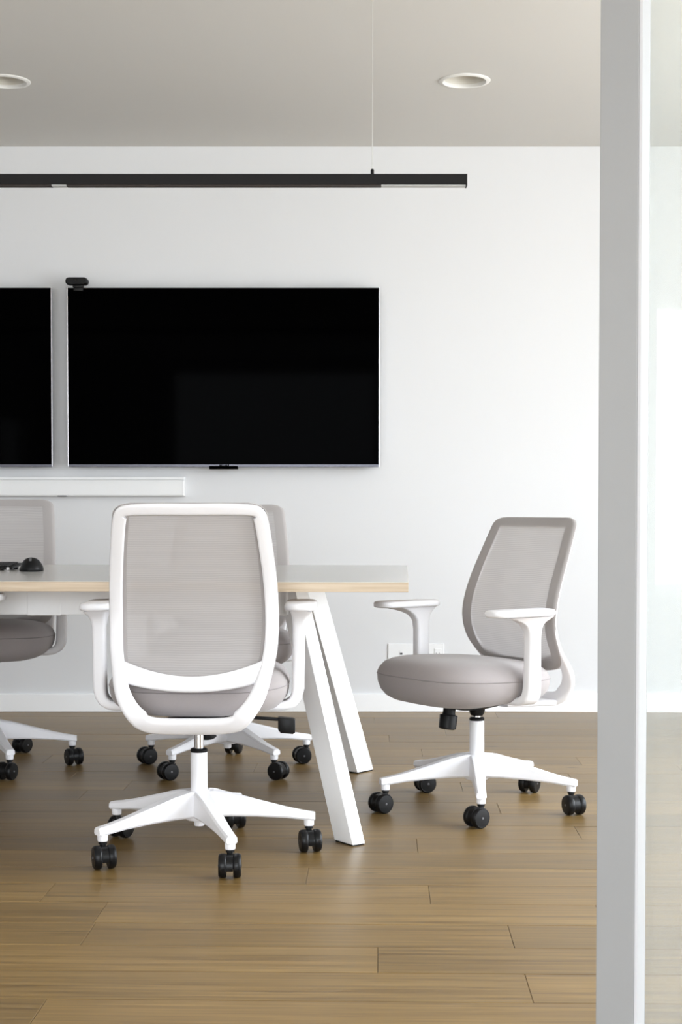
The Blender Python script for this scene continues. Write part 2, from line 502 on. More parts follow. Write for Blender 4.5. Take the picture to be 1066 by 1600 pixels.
for a, b in ((x0 + .05, xm - .025), (xm + .025, x1 - .05)):
    add_box(bm, (a, ya, z0), (b, yb_, z0 + .05)); add_box(bm, (a, ya, z1 - .05), (b, yb_, z1))
w6 = struct(obj('window_4', bm, 'trim_paint', smooth=False))
for a, b in ((x0 + .05, xm - .025), (xm + .025, x1 - .05)):
    obj('pane', box((a, ya + .022, z0 + .05), (b, ya + .028, z1 - .05)), 'window_glass', w6, smooth=False)
window(3, (LEFT_X - .09, LEFT_X - .04), *WIN_L)

# ceiling with the downlight cut-outs
DL = [at_height(726, 126, CEIL_Z), at_height(7, 127, CEIL_Z)]
DL_R = 0.101
bm = bmesh.new()
def edge_loop(bm, pts):
    vs = [bm.verts.new(p) for p in pts]
    for i in range(len(vs)): bm.edges.new((vs[i], vs[(i + 1) % len(vs)]))
edge_loop(bm, [(LEFT_X - .1, REAR_Y - .1, CEIL_Z), (RIGHT_X + .1, REAR_Y - .1, CEIL_Z), (RIGHT_X + .1, WALL_Y + .1, CEIL_Z), (LEFT_X - .1, WALL_Y + .1, CEIL_Z)])
for p in DL:
    edge_loop(bm, [(p.x + (DL_R - .012) * cos(2 * pi * i / 40), p.y + (DL_R - .012) * sin(2 * pi * i / 40), CEIL_Z) for i in range(40)])
bmesh.ops.triangle_fill(bm, use_beauty=True, use_dissolve=False, edges=list(bm.edges))
struct(obj('ceiling', bm, 'ceiling_paint', smooth=False), 'matt off-white ceiling')
struct(obj('baseboard_back', box((LEFT_X, WALL_Y - .014, 0), (RIGHT_X, WALL_Y + .01, 0.084), .003), 'trim_paint', smooth=False), 'flat white baseboard')

# ------------------------------------------------------------------ glass door standing ajar
g_c = Vector((0.385, 2.0)); aa = radians(60)
gd = Vector((sin(aa), -cos(aa))); wd = Vector((cos(aa), sin(aa)))
GL, WL, DH = 0.0531, 0.0459, 2.30
door = thing('door_1', 'aluminium framed glass door standing ajar at the right', 'door')
del door['category']
door['kind'] = 'structure'
def prism(pts, z0, z1, bevel=0.0015):
    bm = bmesh.new()
    add_loft(bm, [[(p[0], p[1], z0) for p in pts], [(p[0], p[1], z1) for p in pts]])
    bmesh.ops.recalc_face_normals(bm, faces=bm.faces)
    if bevel: bmesh.ops.bevel(bm, geom=list(bm.edges), offset=bevel, segments=2, profile=.5, affect='EDGES')
    return bm
def quad(p0, L1, L2):
    return [p0, p0 + gd * L1, p0 + gd * L1 + wd * L2, p0 + wd * L2]
p_bl = g_c - gd * GL
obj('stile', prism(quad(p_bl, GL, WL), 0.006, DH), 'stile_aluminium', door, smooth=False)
PW = 0.82
obj('lit_face_strip', prism([g_c + wd * .0015 + gd * -.001, g_c + wd * .0015 + gd * .004, g_c + wd * (WL * .70) + gd * .004, g_c + wd * (WL * .70) - gd * .001], .09, DH - .07, .0008), 'lit_face_pale', door, smooth=False)  # added pale strip over the stile's narrow face, imitating light falling on it
hinge0 = g_c + gd * PW
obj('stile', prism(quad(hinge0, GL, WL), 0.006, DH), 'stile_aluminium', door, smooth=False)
obj('rail', prism(quad(g_c + gd * .0002, PW - .0004, WL), 0.006, 0.09), 'stile_aluminium', door, smooth=False)
obj('rail', prism(quad(g_c, PW, WL), DH - .07, DH), 'stile_aluminium', door, smooth=False)
gp = g_c + wd * (WL * 0.72)
obj('glass_pane', prism(quad(gp + gd * .0002, PW - .0004, .008), 0.085, DH - .065, 0), 'door_glass', door, smooth=False)
jb = hinge0 + gd * (GL + .004)
struct(obj('trim_1', prism(quad(jb, .09, .09), 0.0, CEIL_Z, .002), 'trim_paint', smooth=False))

# ------------------------------------------------------------------ screens on the wall
def screen(px0, px1, py0, py1, label, marks):
    yf = WALL_Y - 0.075
    p0 = at_depth(px0, py1, yf); p1 = at_depth(px1, py0, yf)
    wv, hv = p1.x - p0.x, p1.z - p0.z
    t = thing('wall_screen', label, 'television', (p0.x + wv / 2, WALL_Y, p0.z), 0, None)
    hw = wv / 2
    y0 = yf - WALL_Y
    obj('housing', box((-hw + .002, y0 + .006, .003), (hw - .002, y0 + .045, hv - .002), .004), 'tv_bezel', t, smooth=False)
    e = 0.0035                                      # slim metal edge on either side
    for xe in (-hw, hw - e):
        obj('metal_edge', box((xe, y0, 0), (xe + e, y0 + .03, hv)), 'tv_edge_silver', t, smooth=False)
    obj('top_edge', box((-hw + e, y0, hv - .004), (hw - e, y0 + .03, hv)), 'tv_bezel', t, smooth=False)
    obj('display', box((-hw + e, y0 + .001, .011), (hw - e, y0 + .008, hv - .004)), 'tv_screen', t, smooth=False)
    obj('chin_strip', box((-hw + e, y0 - .001, -.002), (hw - e, y0 + .012, .0105), .001), 'tv_chin', t, smooth=False)
    b0 = at_depth(327, 733, yf).x - (p0.x + hw); b1 = at_depth(372, 733, yf).x - (p0.x + hw)
    rb = obj('receiver_block', box((b0, y0 - .004, -.012), (b1, y0 + .03, .003), .002), 'tv_bezel', t, smooth=False)
    bm = bmesh.new()
    c0 = at_depth(343, 728, yf).x - (p0.x + hw)
    for i, wl in enumerate((.007, .005, .005, .006, .005, .006)):
        add_box(bm, (c0 + i * .0076, y0 - .0022, .0015), (c0 + i * .0076 + wl, y0 - .0005, .0085))
    obj('badge', bm, 'tv_edge_silver', t, smooth=False)
    obj('wall_bracket', box((-.25, y0 + .044, hv * .3), (.25, -.0005, hv * .7)), 'black_plastic', t, smooth=False)
    return t
tv_r = screen(106, 593.5, 449.5, 729, 'large black flat screen right of centre on the wall, webcam on its top edge', True)
tv_l = screen(80.5 - 487.5, 80.5, 449.5, 729, 'large black flat screen cut off by the left edge of the picture', True)

# webcam on the right screen
yc = WALL_Y - 0.070
wl = at_depth(104, 441, yc); wr = at_depth(139, 441, yc); wt = at_depth(120, 435, yc); wb = at_depth(120, 446.5, yc)
tvtop = at_depth(300, 449.5, WALL_Y - .075).z
wc = thing('webcam', 'small black conference webcam clipped on top of the right screen', 'webcam', ((wl.x + wr.x) / 2, yc, tvtop))
hw = (wr.x - wl.x) / 2; zc = (wt.z + wb.z) / 2 - tvtop; hh = (wt.z - wb.z) / 2
bm = bmesh.new()
sec = rrect(hw, hh, hh * .95, 6)
for i, (k, yy) in enumerate(()): pass
add_loft(bm, [[(x * k, yy, zc + z * k) for x, z in sec] for k, yy in ((.86, -.045), (.97, -.040), (1, -.03), (1, .0), (.95, .008))])
cb = obj('camera_body', bm, 'black_plastic', wc)
M = Matrix.Translation((-.004, -.046, zc)) @ Matrix.Rotation(pi / 2, 4, 'X')
obj('lens', lathe([(.0095, -.004), (.0095, .003), (.0075, .0035), (.006, .001)], 20, M), 'caster_black', cb)
bm = bmesh.new()
add_box(bm, (-.020, -.020, -.0), (.028, .004, zc - hh + .002), .002)
add_box(bm, (-.018, -.0115, -.016), (.026, -.0062, .003), .001)
obj('clip', bm, 'black_plastic', wc)

# cable raceway under the screens
r0 = at_depth(288, 745, WALL_Y - .05); r1 = at_depth(288, 775, WALL_Y - .05)
hgt = r0.z - r1.z
rw = thing('cable_raceway', 'long white cable raceway on the wall under the screens', 'raceway', (r0.x, WALL_Y, r1.z))
XL = -2.2
prof = [(-.0005, 0), (-.048, 0), (-.052, .004), (-.054, hgt * .55), (-.046, hgt * .82), (-.038, hgt * .86), (-.036, hgt), (-.0005, hgt)]
bm = bmesh.new(); add_loft(bm, [[(XL, y, z) for y, z in prof], [(-.004, y, z) for y, z in prof]])
obj('channel', bm, 'raceway_plastic', rw, angle=25)
bm = bmesh.new(); add_loft(bm, [[(-.0045, y * 1.02, z) for y, z in prof], [(0, y * .96, z) for y, z in prof]])
obj('end_cap', bm, 'raceway_plastic', rw, angle=25)
cx0 = at_depth(90, 775, WALL_Y - .05).x - r0.x; cx1 = at_depth(104, 775, WALL_Y - .05).x - r0.x
obj('clip', box((cx0, -.053, -.003), (cx1, -.03, .002)), 'cap_grey', rw, smooth=False)

# outlet plates
def plate(px0, px1, label, kind):
    a = at_depth(px0, 1005.5, WALL_Y); b = at_depth(px1, 1005.5, WALL_Y)
    wv = b.x - a.x; hv = 0.115
    t = thing('outlet_plate', label, 'outlet', (a.x, WALL_Y, a.z - hv), 0, None)
    obj('plate', box((0, -.006, 0), (wv, 0, hv), .002), 'plate_white', t, smooth=False)
    bm = bmesh.new()
    if kind == 'data':
        cx = at_depth(627, 1020, WALL_Y).x - a.x
        obj('jack', box((cx - .009, -.0075, .058), (cx + .009, -.003, .082), .001), 'raceway_plastic', t, smooth=False)
        obj('port', box((cx - .0055, -.0085, .064), (cx + .0055, -.005, .072)), 'dark_gap', t, smooth=False)
    else:
        cx = at_depth(684, 1020, WALL_Y).x - a.x
        obj('receptacle', box((cx - .0165, -.0085, .022), (cx + .0165, -.003, .093), .002), 'raceway_plastic', t, smooth=False)
        for zz in (.036, .066):
            for dx in (-.0065, .0065):
                add_box(bm, (cx + dx - .001, -.0092, zz), (cx + dx + .001, -.006, zz + .008))
            add_lathe(bm, [(.0022, -.0005), (.0022, .0005)], 10, Matrix.Translation((cx, -.0087, zz - .007)) @ Matrix.Rotation(pi / 2, 4, 'X'))
        obj('slot', bm, 'dark_gap', t, smooth=False)
plate(606.5, 646, 'white wall plate with a small data port, nearer the table', 'data')
plate(655, 694, 'white wall plate with a power receptacle, behind the turned chair armrest', 'power')

# ------------------------------------------------------------------ recessed downlights
def downlight(p, label):
    t = thing('downlight', label, 'downlight', (p.x, p.y, CEIL_Z), 0, 'recessed ceiling downlights')
    R = DL_R
    bm = bmesh.new()
    add_loft(bm, [[(r * cos(2 * pi * i / 48), r * sin(2 * pi * i / 48), z) for i in range(48)] for r, z in
                  ((R - .013, .004), (R, .0005), (R, -.002), (R - .003, -.0045), (R - .016, -.006), (R - .019, -.003), (R - .019, .01))], cap=False)
    obj('trim_ring', bm, 'downlight_trim', t)
    bm = bmesh.new()
    add_loft(bm, [[(r * cos(2 * pi * i / 48), r * sin(2 * pi * i / 48), z) for i in range(48)] for r, z in
                  ((R - .018, .002), (R - .022, .025), (R - .03, .06), (R - .045, .09), (.03, .1), (.001, .1))], cap=False)
    obj('reflector', bm, 'downlight_reflector', t)
    obj('lamp', lathe([(.038, .083), (.042, .088), (.042, .0985)], 24), 'opal_diffuser', t)
downlight(DL[0], 'round recessed downlight, off, in the ceiling right of the pendant cable')
downlight(DL[1], 'round recessed downlight, off, at the left edge of the ceiling')

# ------------------------------------------------------------------ linear pendant
PYY = 4.98
pe = at_depth(730, 288, PYY - .02); pt = at_depth(730, 271.5, PYY - .02)
bar = thing('linear_pendant', 'long slim black linear pendant lamp hung over the table', 'pendant lamp', (pe.x, PYY, pe.z))
PH = pt.z - pe.z; PLn = 3.1
obj('bar_housing', box((-PLn, -.02, 0), (0, .02, PH), .0015), 'pendant_black', bar, smooth=False)
xa = at_depth(596, 290, PYY).x - pe.x; xb = at_depth(105, 290, PYY).x - pe.x; xc = at_depth(82, 290, PYY).x - pe.x
for a, b, m, nm in ((xa, -.004, 'opal_diffuser', 'diffuser'), (xb, xa, 'pendant_louver', 'louver'), (xc, xb, 'opal_diffuser', 'diffuser'), (-PLn + .004, xc, 'pendant_louver', 'louver')):
    obj(nm, box((a, -.0165, -.004), (b, .0165, .001)), m, bar, smooth=False)
obj('end_cap', box((-.0035, -.0195, -.0045), (.001, .0195, PH), .0005), 'pendant_black', bar, smooth=False)
for pxc in (582, None):
    cx = (at_depth(582, 268, PYY).x - pe.x) if pxc else -PLn + .35
    g = obj('cable_gripper', lathe([(.0055, PH - .001), (.0055, PH + .016), (.004, PH + .019), (.001, PH + .0195)], 16), 'pendant_black', bar, loc=(cx, 0, 0))
    c = obj('suspension_cable', lathe([(.0012, PH + .01), (.0012, CEIL_Z - pe.z - .001)], 8), 'cable_steel', bar, loc=(cx, 0, 0))
    obj('canopy', lathe([(.018, CEIL_Z - pe.z - .012), (.021, CEIL_Z - pe.z - .010), (.021, CEIL_Z - pe.z - .0004)], 24), 'downlight_trim', bar, loc=(cx, 0, 0))

# ------------------------------------------------------------------ table
TZ, TT = 0.74, 0.0285
T_ROT = radians(-2.3)
tc0 = at_height(639, 910, TZ)                    # front right corner of the top
tb = at_height(600, 883.5, TZ)
TD = tb.y - tc0.y
TLn = 2.45
table = thing('meeting_table', 'long meeting table, grey top with pale plywood edge on white slanted legs', 'table', (tc0.x, tc0.y, 0), T_ROT)
obj('tabletop', box((-TLn, .001, TZ - TT + .001), (-.001, TD - .001, TZ), .001), 'ply_edge', table, smooth=False)
obj('laminate', box((-TLn + .0005, .0015, TZ - .0005), (-.0015, TD - .0015, TZ + .0009)), 'tabletop_laminate', table, smooth=False)
def leg(px_side, mir):
    """slanted rectangular tube; mir=1 front, -1 back. built in table coordinates"""
    bm = bmesh.new()
    wdir = Vector((.618, -.786 * mir, 0)); ndir = Vector((.786, .618 * mir, 0))
    foot = Vector((-.166, .045 if mir == 1 else TD - .045, 0))
    top = foot + Vector((-.178, .226 * mir, TZ - TT))
    hw_, ht = .0445, .0215
    rings = []
    for c, z in ((foot, 0.004), (top, TZ - TT)):
        rings.append([Vector((c.x, c.y, z)) + wdir * a + ndir * b for a, b in ((-hw_, -ht), (hw_, -ht), (hw_, ht), (-hw_, ht))])
    add_loft(bm, rings)
    bmesh.ops.recalc_face_normals(bm, faces=bm.faces)
    bmesh.ops.bevel(bm, geom=[e_ for e_ in bm.edges], offset=.002, segments=2, profile=.5, affect='EDGES')
    return bm, foot, wdir, ndir
for shift in (0.0, -TLn + .332):
    for mir in (1, -1):
        bm, foot, wdir, ndir = leg(0, mir)
        if shift:                                   # far end legs mirrored along the table
            bmesh.ops.scale(bm, vec=(-1, 1, 1), verts=bm.verts)
            bmesh.ops.translate(bm, vec=(-TLn, 0, 0), verts=bm.verts)
            bmesh.ops.reverse_faces(bm, faces=bm.faces)
        lg = obj('leg', bm, 'white_steel', table, smooth=False)
        fp = bmesh.new()
        add_loft(fp, [[Vector((foot.x, foot.y, z)) + wdir * a * .042 + ndir * b * .019 for a, b in ((-1, -1), (1, -1), (1, 1), (-1, 1))] for z in (0, .0045)])
        if shift:
            bmesh.ops.scale(fp, vec=(-1, 1, 1), verts=fp.verts)
            bmesh.ops.translate(fp, vec=(-TLn, 0, 0), verts=fp.verts)
        obj('foot_pad', fp, 'black_plastic', lg, smooth=False)
RY = .27
for yy in (RY, TD - RY):
    obj('rail', box((-TLn + .36, yy - .02, TZ - TT - .082), (-.36, yy + .02, TZ - TT), .002), 'white_steel', table, smooth=False)
for xx in (-.36, -TLn + .36):
    obj('cross_rail', box((xx - .02, RY - .02, TZ - TT - .08), (xx + .02, TD - RY + .02, TZ - TT), .002), 'white_steel', table, smooth=False)
ca = at_depth(34, 950, tc0.y + RY).x - tc0.x; cbx = at_depth(87, 950, tc0.y + RY).x - tc0.x
obj('cable_tray', box((ca, RY - .0212, TZ - TT - .0838), (cbx, RY + .05, TZ - TT - .001), .002), 'white_steel', table, smooth=False)

# things lying on the table
TOPZ = TZ + .0009
mp_ = at_height(47, 893, TOPZ)
mouse = thing('computer_mouse', 'black humped ergonomic computer mouse on the table', 'mouse', (mp_.x, mp_.y + .03, TOPZ), radians(8))
bm = bmesh.new()
rings = []
NS = 28
for z, k, dx in ((0.0, .93, 0), (.003, 1.0, 0), (.010, .985, 0), (.018, .93, -.0005), (.026, .83, -.001), (.033, .70, -.0015), (.039, .53, -.002), (.043, .32, -.002), (.0445, .08, -.002)):
    r = []
    for i in range(NS):
        a = 2 * pi * i / NS
        ca_, sa_ = cos(a), sin(a)
        rx = .0375 * (1 + (.18 if ca_ < 0 and z < .012 else 0) * max(0, -ca_) * max(0, sa_ * .5 + .5))
        x = rx * math.copysign(abs(ca_) ** .85, ca_) * k + dx
        y = .058 * math.copysign(abs(sa_) ** .85, sa_) * (k ** .8)
        r.append((x, y, z))
    rings.append(r)
add_loft(bm, rings)
obj('shell', bm, 'black_plastic', mouse, angle=60)
obj('scroll_wheel', lathe([(.011, -.004), (.0115, 0), (.011, .004)], 18, Matrix.Translation((-.003, -.03, .033)) @ Matrix.Rotation(pi / 2, 4, 'Y')), 'cap_grey', mouse)
obj('thumb_button', lathe([(.0035, 0), (.0035, .0015)], 12, Matrix.Translation((.0, -.052, .017)) @ Matrix.Rotation(radians(65), 4, 'X')), 'cap_grey', mouse)

kp = at_height(19, 891.5, TOPZ)
kb = thing('keyboard', 'dark keyboard raised at the back, left of the mouse on the table', 'keyboard', (kp.x, kp.y, TOPZ), radians(-2))
def sl(y): return .011 + y * .085
bm = bmesh.new()
KW, KD = .42, .125
add_loft(bm, [[(x, y, sl(y) - .011 + z) for x, y in ((-KW, 0), (0, 0), (.004, KD), (-KW, KD))] for z in (0.003, .011)])
bmesh.ops.bevel(bm, geom=list(bm.edges), offset=.0015, segments=2, profile=.5, affect='EDGES')
obj('keyboard_body', bm, 'black_plastic', kb, smooth=False)
bm = bmesh.new()
for r in range(5):
    y = .008 + r * .0225
    for q in range(19):
        x = -KW + .010 + q * .0212
        z = sl(y)
        Mk = Matrix.Translation((x, y, z - .0005)) @ Matrix.Rotation(math.atan(.085), 4, 'X')
        add_box(bm, (0, 0, 0), (.0185, .0195, .0045), 0, M=Mk)
kk = obj('keycaps', bm, 'caster_black', kb, smooth=False); kk['kind'] = 'stuff'
for x in (-KW + .02, -.02):
    obj('foot', box((x - .012, KD - .02, 0), (x + .012, KD - .008, sl(KD) - .006)), 'black_plastic', kb, smooth=False)
obj('front_foot', box((-KW + .01, .002, 0), (-.03, .012, .0035)), 'black_plastic', kb, smooth=False)
obj('battery_cap', lathe([(.0055, 0), (.006, .001), (.006, .008), (.005, .009)], 18, Matrix.Translation((-.012, -.0005, .0065)) @ Matrix.Rotation(pi / 2, 4, 'X')), 'chrome', kb)

# ------------------------------------------------------------------ office chair: built once, then copied
YB = [(.34, -.185), (.366, -.208), (.40, -.232), (.44, -.226), (.48, -.203), (.53, -.165), (.58, -.138), (.63, -.127), (.68, -.131),
      (.75, -.152), (.85, -.195), (.958, -.243)]
HWT = [(.366, .0), (.3665, .06), (.370, .11), (.395, .157), (.435, .189), (.48, .2045), (.53, .2145), (.58, .222), (.645, .2255), (.70, .2245),
       (.785, .219), (.86, .2105), (.93, .2015)]
def yb(z): return interp(YB, z)
def hwid(z): return interp(HWT[4:], z)
def back_pt(x, z, off=0.0):
    """point of the backrest surface; off > 0 towards the sitter"""
    dz = 1e-3
    s = (yb(z + dz) - yb(z - dz)) / (2 * dz)
    n = Vector((0, 1, -s)).normalized()
    fade = max(0.0, min(1.0, (z - .46) / .08))
    y = yb(z) + .35 * (x * x - .04) * fade
    return Vector((x, y, z)) + n * off
OUT = [(0, .958), (.06, .9585), (.12, .9583), (.16, .957), (.178, .953), (.190, .945), (.1975, .934), (.2015, .918), (.2065, .89), (.2115, .85), (.2155, .815),
       (.219, .785), (.2225, .74), (.2245, .70), (.2255, .645), (.2245, .60), (.222, .565), (.2145, .525), (.209, .50), (.2025, .472), (.192, .442),
       (.176, .415), (.155, .393), (.13, .377), (.10, .3685), (.06, .366), (0, .366)]
def build_back_frame():
    bm = bmesh.new()
    loop = OUT + [(-x, z) for x, z in reversed(OUT[1:-1])]
    loop = [(a[0] * u + b[0] * (1 - u), a[1] * u + b[1] * (1 - u)) for a, b in zip(loop, loop[1:] + loop[:1]) for u in (.75, .25)]
    n = len(loop)
    rings = []
    for i, (x, z) in enumerate(loop):
        p0 = Vector(loop[i - 1]); p1 = Vector(loop[(i + 1) % n])
        t = (p1 - p0).normalized()
        nin = Vector((t.y, -t.x))
        if nin.dot(Vector((0 - x, .66 - z))) < 0: nin = -nin
        # band width: slim at the top, wide on the sides
        if z > .94: w = .028
        elif z > .5: w = .036
        else: w = .036 + .006 * min(1, max(0, (.5 - z) / .08))
        if abs(x) < .13 and z < .40: w = .036
        th = interp([(.40, .013), (.46, .0125), (.56, .0075), (.96, .0070)], z)
        sec = []
        for a, b in rrect(w / 2, th, min(.0095, th * .95), 3):
            q = Vector((x, z)) + nin * (w / 2 + a)
            sec.append(back_pt(q.x, q.y, b + .003 - th))
        rings.append(sec)
    vr = [[bm.verts.new(p) for p in r] for r in rings]
    m = len(vr[0])
    for i in range(n):
        A, B = vr[i], vr[(i + 1) % n]
        for j in range(m):
            bm.faces.new((A[j], A[(j + 1) % m], B[(j + 1) % m], B[j]))
    # lower cross bar of the mesh field
    rings = []
    for i in range(25):
        x = -.2 + .4 * i / 24
        k = (x / .165) ** 2
        zc = .482 + .026 * k; hw_ = .0185 + .006 * k
        rings.append([back_pt(x, zc + a, b - .0055) for a, b in rrect(hw_, .0075, .006, 3)])
    add_loft(bm, rings)
    # tongue that runs forward under the seat to the mechanism
    rings = []
    for i in range(15):
        s = i / 14
        y = -.215 + .155 * s
        hwx = .135 - .055 * s
        zc = .3725
        rings.append([(a, y, zc + b) for a, b in rrect(hwx, .009, .008, 3)])
    add_loft(bm, rings)
    return bm
def mesh_w(z):
    tab = [(.478, .10), (.481, .135), (.487, .160), (.496, .180), (.51, .1975), (.53, .210), (.56, .2195)]
    if z < .56: return interp(tab, z)
    if z > .925: 
        return interp([(.925, .2015), (.938, .1985), (.948, .191), (.954, .181), (.957, .168), (.9585, .160), (.9602, .150)], z)
    return hwid(z) - .0005
def build_mesh_panels():
    """returns (centre mesh, border fabric)"""
    zs = [.478, .481, .485, .490, .497, .505, .512] + [.512 + (.930 - .512) * i / 26 for i in range(1, 27)] + [.9345, .940, .947, .953, .9565, .9585, .9600]
    zi0, zi1 = 6, len(zs) - 8
    us_in = [-1 + 2 * i / 16 for i in range(17)]
    c, b = bmesh.new(), bmesh.new()
    rows = []
    for z in zs:
        w = mesh_w(z); wi = min(w * .80, w - .043)
        xs = [-w - .0012, -w + .0022, -w + .012] + [u * wi for u in us_in] + [w - .012, w - .0022, w + .0012]
        cap_ = interp([(.9565, .0075), (.9585, .0030), (.9602, -.003)], z) if z > .956 else .0075
        offs = [-.003, .0035, .0068] + [.0075] * 17 + [.0068, .0035, -.003]
        rows.append([back_pt(x, z, min(o, cap_)) for x, o in zip(xs, offs)])
    nx = len(rows[0])
    cv, bv = {}, {}
    def V(bm_, d, i, j):
        if (i, j) not in d: d[(i, j)] = bm_.verts.new(rows[i][j])
        return d[(i, j)]
    for i in range(len(zs) - 1):
        for j in range(nx - 1):
            inner = zi0 <= i < zi1 and 3 <= j < nx - 4
            bm_, d = (c, cv) if inner else (b, bv)
            bm_.faces.new((V(bm_, d, i, j), V(bm_, d, i, j + 1), V(bm_, d, i + 1, j + 1), V(bm_, d, i + 1, j)))
    bmesh.ops.recalc_face_normals(b, faces=b.faces)
    bmesh.ops.solidify(b, geom=list(b.faces), thickness=.0025)
    return c, b
def seat_outline(k, n=48, low=False):
    pts = []
    for i in range(n):
        a = 2 * pi * i / n
        ca_, sa_ = cos(a), sin(a)
        e = 2 / 3.0
        x = .248 * math.copysign(abs(ca_) ** e, ca_)
        y = .244 * math.copysign(abs(sa_) ** e, sa_)
        if y < 0: x *= 1 - .10 * (-y / .244) ** 2          # a little narrower at the rear
        ky = k if (y > 0 or not low) else 1 - (1 - k) * .40
        kx = k if not low else 1 - (1 - k) * (.62 + .38 * max(0, y / .244))
        pts.append((x * kx, .052 + y * ky))
    return pts
def seat_z(z, y):
    up = max(0.0, (z - .40) / .11)
    return z + (.045 * (y - .046)) * up + min(.012, .10 * max(0.0, .17 - y)) * max(0, min(1, (.4625 - z) / .06))
def build_seat():
    bm = bmesh.new(); rings = []
    for z, k in ((.381, .55), (.384, .70), (.391, .815), (.403, .90), (.419, .957), (.441, .991), (.4625, 1.0), (.472, .996), (.484, .972),
                 (.498, .92), (.509, .83), (.517, .70), (.522, .52), (.5245, .3), (.525, .08)):
        rings.append([(x, y, seat_z(z, y)) for x, y in seat_outline(k, low=z < .46)])
    add_loft(bm, rings)
    return bm
def build_piping():
    bm = bmesh.new(); rings = []
    for dz, k in ((-.0016, 1.0), (0, 1.0065), (.0016, 1.0), (0, .995)):
        rings.append([(x, y, seat_z(.4655 + dz, y)) for x, y in seat_outline(k)])
    rings.append(rings[0])
    add_loft(bm, rings, cap=False)
    bmesh.ops.remove_doubles(bm, verts=bm.verts, dist=1e-6)
    return bm
def build_arm(sx):
    """white arm upright: bracket under the seat, bend, flared post"""
    path = [(.10, .4025, .0115, -.030, .050), (.19, .4025, .0115, -.030, .048), (.225, .4035, .0120, -.028, .045), (.245, .407, .0130, -.025, .043),
            (.260, .416, .0145, -.021, .041), (.269, .431, .0160, -.018, .040), (.2725, .450, .0170, -.015, .039),
            (.274, .52, .0170, -.013, .037), (.2745, .59, .0170, -.012, .036), (.275, .622, .0175, -.013, .040), (.276, .640, .0195, -.018, .055),
            (.277, .652, .0230, -.027, .078), (.2785, .661, .0280, -.038, .105), (.2795, .6685, .0330, -.046, .140)]
    bm = bmesh.new(); rings = []
    n = len(path)
    for i, (x, z, h, y0, y1) in enumerate(path):
        a = Vector(path[max(0, i - 1)][:2]); b = Vector(path[min(n - 1, i + 1)][:2])
        t = (b - a).normalized(); nn = Vector((-t.y, t.x))
        cy = (y0 + y1) / 2; hy = (y1 - y0) / 2
        rings.append([(sx * (x + nn.x * p), cy + q, z + nn.y * p) for p, q in rrect(h, hy, .009, 3)])
    add_loft(bm, rings)
    return bm
def build_pad(sx):
    bm = bmesh.new(); rings = []
    for z, k in ((.6665, -.006), (.668, -.002), (.672, 0), (.680, 0), (.685, -.0025), (.687, -.007)):
        rings.append([(sx * (.280 + a), .066 + b, z + (.004 * ((b + .123) / .25) ** 3 if b > -.05 and False else 0)) for a, b in
                      rrect(.0432 + k, .121 + k, .034, 6)])
    add_loft(bm, rings)
    return bm
def build_leg():
    bm = bmesh.new(); rings = []
    for r, zb, zt, h in ((.012, .098, .168, .0270), (.04, .100, .170, .0260), (.09, .1005, .1605, .0225), (.16, .0985, .1415, .0195), (.24, .0935, .1210, .0175),
                         (.285, .088, .1115, .0165), (.316, .085, .1065, .0160), (.3195, .0865, .105, .0148)):
        c = min(.005, (zt - zb) * .25)
        rings.append([(r, -h, zb + c), (r, -h + c * .7, zb), (r, h - c * .7, zb), (r, h, zb + c), (r, h * .92, zt - c), (r, h * .92 - c, zt), (r, -h * .92 + c, zt), (r, -h * .92, zt - c)])
    add_loft(bm, rings)
    add_lathe(bm, [(.0125, .0695), (.0137, .071), (.0143, .090)], 18, Matrix.Translation((.3025, 0, 0)))
    return bm
def build_fork():
    bm = bmesh.new()
    add_lathe(bm, [(.0085, .045), (.0085, .062), (.0115, .0625), (.0115, .0665), (.0095, .067), (.0095, .0705)], 16)
    # hood between the wheels
    rings = []
    for y in (-.0085, .0085):
        rings.append([(.018 + r_ * cos(a), y, .031 + r_ * sin(a)) for a, r_ in
                      [(radians(d), .0285) for d in range(-20, 215, 12)] + [(radians(225), .011), (radians(325), .011)]])
    add_loft(bm, rings)
    add_box(bm, (-.011, -.0105, .042), (.016, .0105, .056), .003)
    return bm
def build_wheel():
    """half of the twin wheel, axle along y, outer face at +y"""
    bm = bmesh.new()
    M = Matrix.Rotation(-pi / 2, 4, 'X')
    add_lathe(bm, [(.014, .009), (.0285, .0092), (.0305, .0110), (.0312, .0150), (.0312, .0215), (.0300, .0260), (.0270, .0288), (.0262, .0282),
                   (.0200, .0290), (.0060, .0296)], 32, M)
    add_lathe(bm, [(.0036, .0290), (.0036, .0303), (.0026, .0308)], 12, M, mi=1)
    return bm

PARTS = {}
def mesh_of(name, bm, m, angle=35):
    me = to_mesh(name, bm, True)
    for k in (m if isinstance(m, (list, tuple)) else [m]): me.materials.append(MATS[k])
    try: me.set_sharp_from_angle(angle=radians(angle))
    except Exception: pass
    PARTS[name] = me
c_, b_ = build_mesh_panels()
mesh_of('back_frame', build_back_frame(), 'white_plastic', 50)
mesh_of('mesh_panel', c_, 'knit_mesh', 80)
mesh_of('fabric_border', b_, 'border_fabric', 60)
mesh_of('seat', build_seat(), 'seat_fabric', 80)
mesh_of('seam_piping', build_piping(), 'seat_piping_fabric', 80)
for sx, nm in ((1, 'arm_r'), (-1, 'arm_l')):
    mesh_of(nm, build_arm(sx), 'white_plastic', 40)
    mesh_of('pad_' + nm[-1], build_pad(sx), 'white_plastic', 50)
mesh_of('leg', build_leg(), 'white_plastic', 14)
mesh_of('fork', build_fork(), 'caster_black', 40)
mesh_of('wheel', build_wheel(), ['caster_black', 'cap_grey'], 40)
bm = bmesh.new()
